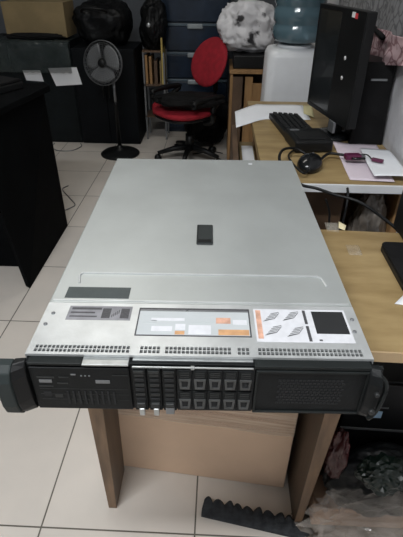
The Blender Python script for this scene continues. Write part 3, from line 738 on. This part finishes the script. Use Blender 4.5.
for side, zz in ((1, .03), (-1, -.03)):
    g = MB(TH)
    for k in range(9):
        r = .045+k*.0144; z = zz*(1-(k/8)**3*.75)
        g.tube([(r*math.cos(a), r*math.sin(a), z) for a in [2*PI*i/36 for i in range(36)]], .0016, 4, closed=True)
    for i in range(30):
        a = 2*PI*i/30
        g.tube([(.03*math.cos(a), .03*math.sin(a), zz), (.12*math.cos(a), .12*math.sin(a), zz*.8), (.162*math.cos(a), .162*math.sin(a), zz*.2)], .0013, 4)
    g.tube([(.163*math.cos(a), .163*math.sin(a), zz*.12) for a in [2*PI*i/40 for i in range(40)]], .004, 6, closed=True)
    g.build('fan_grille', 'wire', fn)
for k in range(3):
    a0 = 2*PI*k/3; rows = []
    for i in range(9):
        r = .03+.112*i/8; row = []
        for j in range(9):
            a = a0+(j/8-.2)*(1.55+.35*math.sin(i/8*PI)); row.append((r*math.cos(a), r*math.sin(a), .012-.024*j/8))
        rows.append(row)
    MB(TH).ribbon(rows).build('fan_blade', 'fan_gray', fn, solid=.002)
MB(TH).lathe([(.032, -.02), (.034, .02), (.028, .034), (.012, .038)], 0, 0, 20).build('hub', 'black', fn)

# ------------------------------------------------------------------ black desk at the left
t = thing('black_desk', 'black laminate desk with a wide side panel, left of the silver server', 'desk')
MB().prism([(-1.75, 1.50), (-.905, 1.50), (-.815, 2.10), (-.797, 2.19), (-.83, 2.235), (-1.75, 2.235)], lambda x, y: (x, y, .715), lambda x, y: (x, y, .742)).build('desktop', 'desk_black', t, bevel=.003)
MB().hexa([(-.855, 1.615, .0), (-.83, 1.600, .0), (-.83, 2.19, 0), (-.855, 2.19, 0), (-.93, 1.615, .715), (-.905, 1.600, .715), (-.83, 2.19, .715), (-.855, 2.19, .715)]).build('side_panel', 'desk_black', t, bevel=.002)
MB().box(-1.72, -.88, 1.77, 1.79, .002, .715).build('modesty_panel', 'desk_black', t)
MB().box(-1.75, -1.725, 1.60, 2.2, .0, .715).build('side_panel', 'desk_black', t)
t = thing('black_laptop', 'black laptop-like slab near the far corner of the black desk', 'laptop', (-1.02, 2.08, .742), math.radians(-25))
MB().box(-.17, .10, -.09, .09, .001, .030).build('base', 'black', t, bevel=.004)
MB().box(-.165, .095, -.085, .085, .0305, .044).build('lid', 'blackm', t, bevel=.004)

# cables on the floor
cable([(-1.33, 3.54, .004), (-1.32, 3.45, .004), (-1.25, 3.374, .004), (-1.143, 3.381, .004), (-1.096, 3.48, .004), (-1.12, 3.55, .004)], .0035, 'gray_metal', 'floor_wire', 'thin dark wire curling on the tiles before the black cabinet')
cable([(-.98, 2.72, .004), (-1.0, 2.66, .004), (-.92, 2.54, .004), (-.861, 2.448, .004), (-.875, 2.40, .004), (-.93, 2.33, .004)], .003, 'gray_metal', 'floor_wire', 'thin bent wire on the tiles beside the black desk panel')
cable([(-.20, 3.36, .005), (-.12, 3.40, .005), (-.04, 3.42, .005), (.03, 3.39, .005)], .004, 'black', 'floor_wire', 'black wire on the tiles under the red chair')

# ------------------------------------------------------------------ lights: fluorescent fittings on the ceiling
M['tube'] = mat('lamp_tube', (.9, .9, .9), .4, 0, 0, emit=(.93, .97, 1.), est=4.)
def fitting(x, y, lab_, power, sx=1.2, sy=.16, tint=(.96, .98, 1.)):
    f = thing('ceiling_light', lab_, 'light', (x, y, 2.698))
    MB().box(-sx/2, sx/2, -sy/2, sy/2, -.045, 0).build('fitting', 'white_plastic', f, bevel=.004)
    for s_ in (-1, 1): MB().tube([(-sx/2+.02, s_*.045, -.062), (sx/2-.02, s_*.045, -.062)], .013, 10).build('lamp_tube', 'tube', f)
    ld = bpy.data.lights.new('lamp', 'AREA'); ld.shape = 'RECTANGLE'; ld.size = sx; ld.size_y = sy; ld.energy = power; ld.color = tint
    lo = bpy.data.objects.new('lamp_light', ld); C.objects.link(lo); lo.location = (x, y, 2.61)
fitting(-.6, -.15, 'fluorescent ceiling light above the viewer', 50)
fitting(-.7, 2.45, 'fluorescent ceiling light further into the room', 9.5, tint=(1., .95, .86))
w = bpy.data.worlds.new('world'); sc.world = w; w.use_nodes = True
w.node_tree.nodes['Background'].inputs[0].default_value = (.8, .9, 1, 1); w.node_tree.nodes['Background'].inputs[1].default_value = .05

for stem_, g_ in {'wooden_board': 'boards on the dark rack', 'yellow_board': 'tall boards at the end of the rack', 'paper_sheet': 'loose paper sheets', 'plastic_bag': 'plastic bags under the desks', 'floor_wire': 'wires on the tiled floor',
                 'paper_notice': 'white notices on the cabinets', 'metal_cabinet': 'black cabinets along the back', 'computer_tower': 'black computer towers', 'hanging_cloth': 'patterned cloths on the right wall', 'hanging_cable': 'cords in the gap between the desks', 'ceiling_light': 'fluorescent ceiling lights'}.items():
    for o in bpy.data.objects:
        if o.parent is None and o.name.split('.')[0] == stem_: o['group'] = g_
# ------------------------------------------------------------------ camera
f_, pitch, roll, yaw, Hc = 451.7512, .5944, .0091, .0371, 1.2194
cp, sp = math.cos(pitch), math.sin(pitch)
Z = Matrix.Rotation(yaw, 3, 'Z')
F = Z @ Vector((0, cp, -sp)); U = Z @ Vector((0, sp, cp)); Rr = Z @ Vector((1, 0, 0))
R2 = math.cos(roll)*Rr+math.sin(roll)*U; U2 = -math.sin(roll)*Rr+math.cos(roll)*U
cd = bpy.data.cameras.new('camera'); co = bpy.data.objects.new('camera', cd); C.objects.link(co)
mw = Matrix((R2, U2, -F)).transposed().to_4x4(); mw.translation = (0, 0, Hc); co.matrix_world = mw
cd.sensor_fit = 'VERTICAL'; cd.sensor_height = 24; cd.lens = 24*f_/537; cd.clip_start = .02
sc.camera = co
sc.view_settings.view_transform = 'Standard'; sc.view_settings.look = 'None'; sc.view_settings.exposure = 0.; sc.view_settings.gamma = 1
sc.view_settings.use_curve_mapping = False
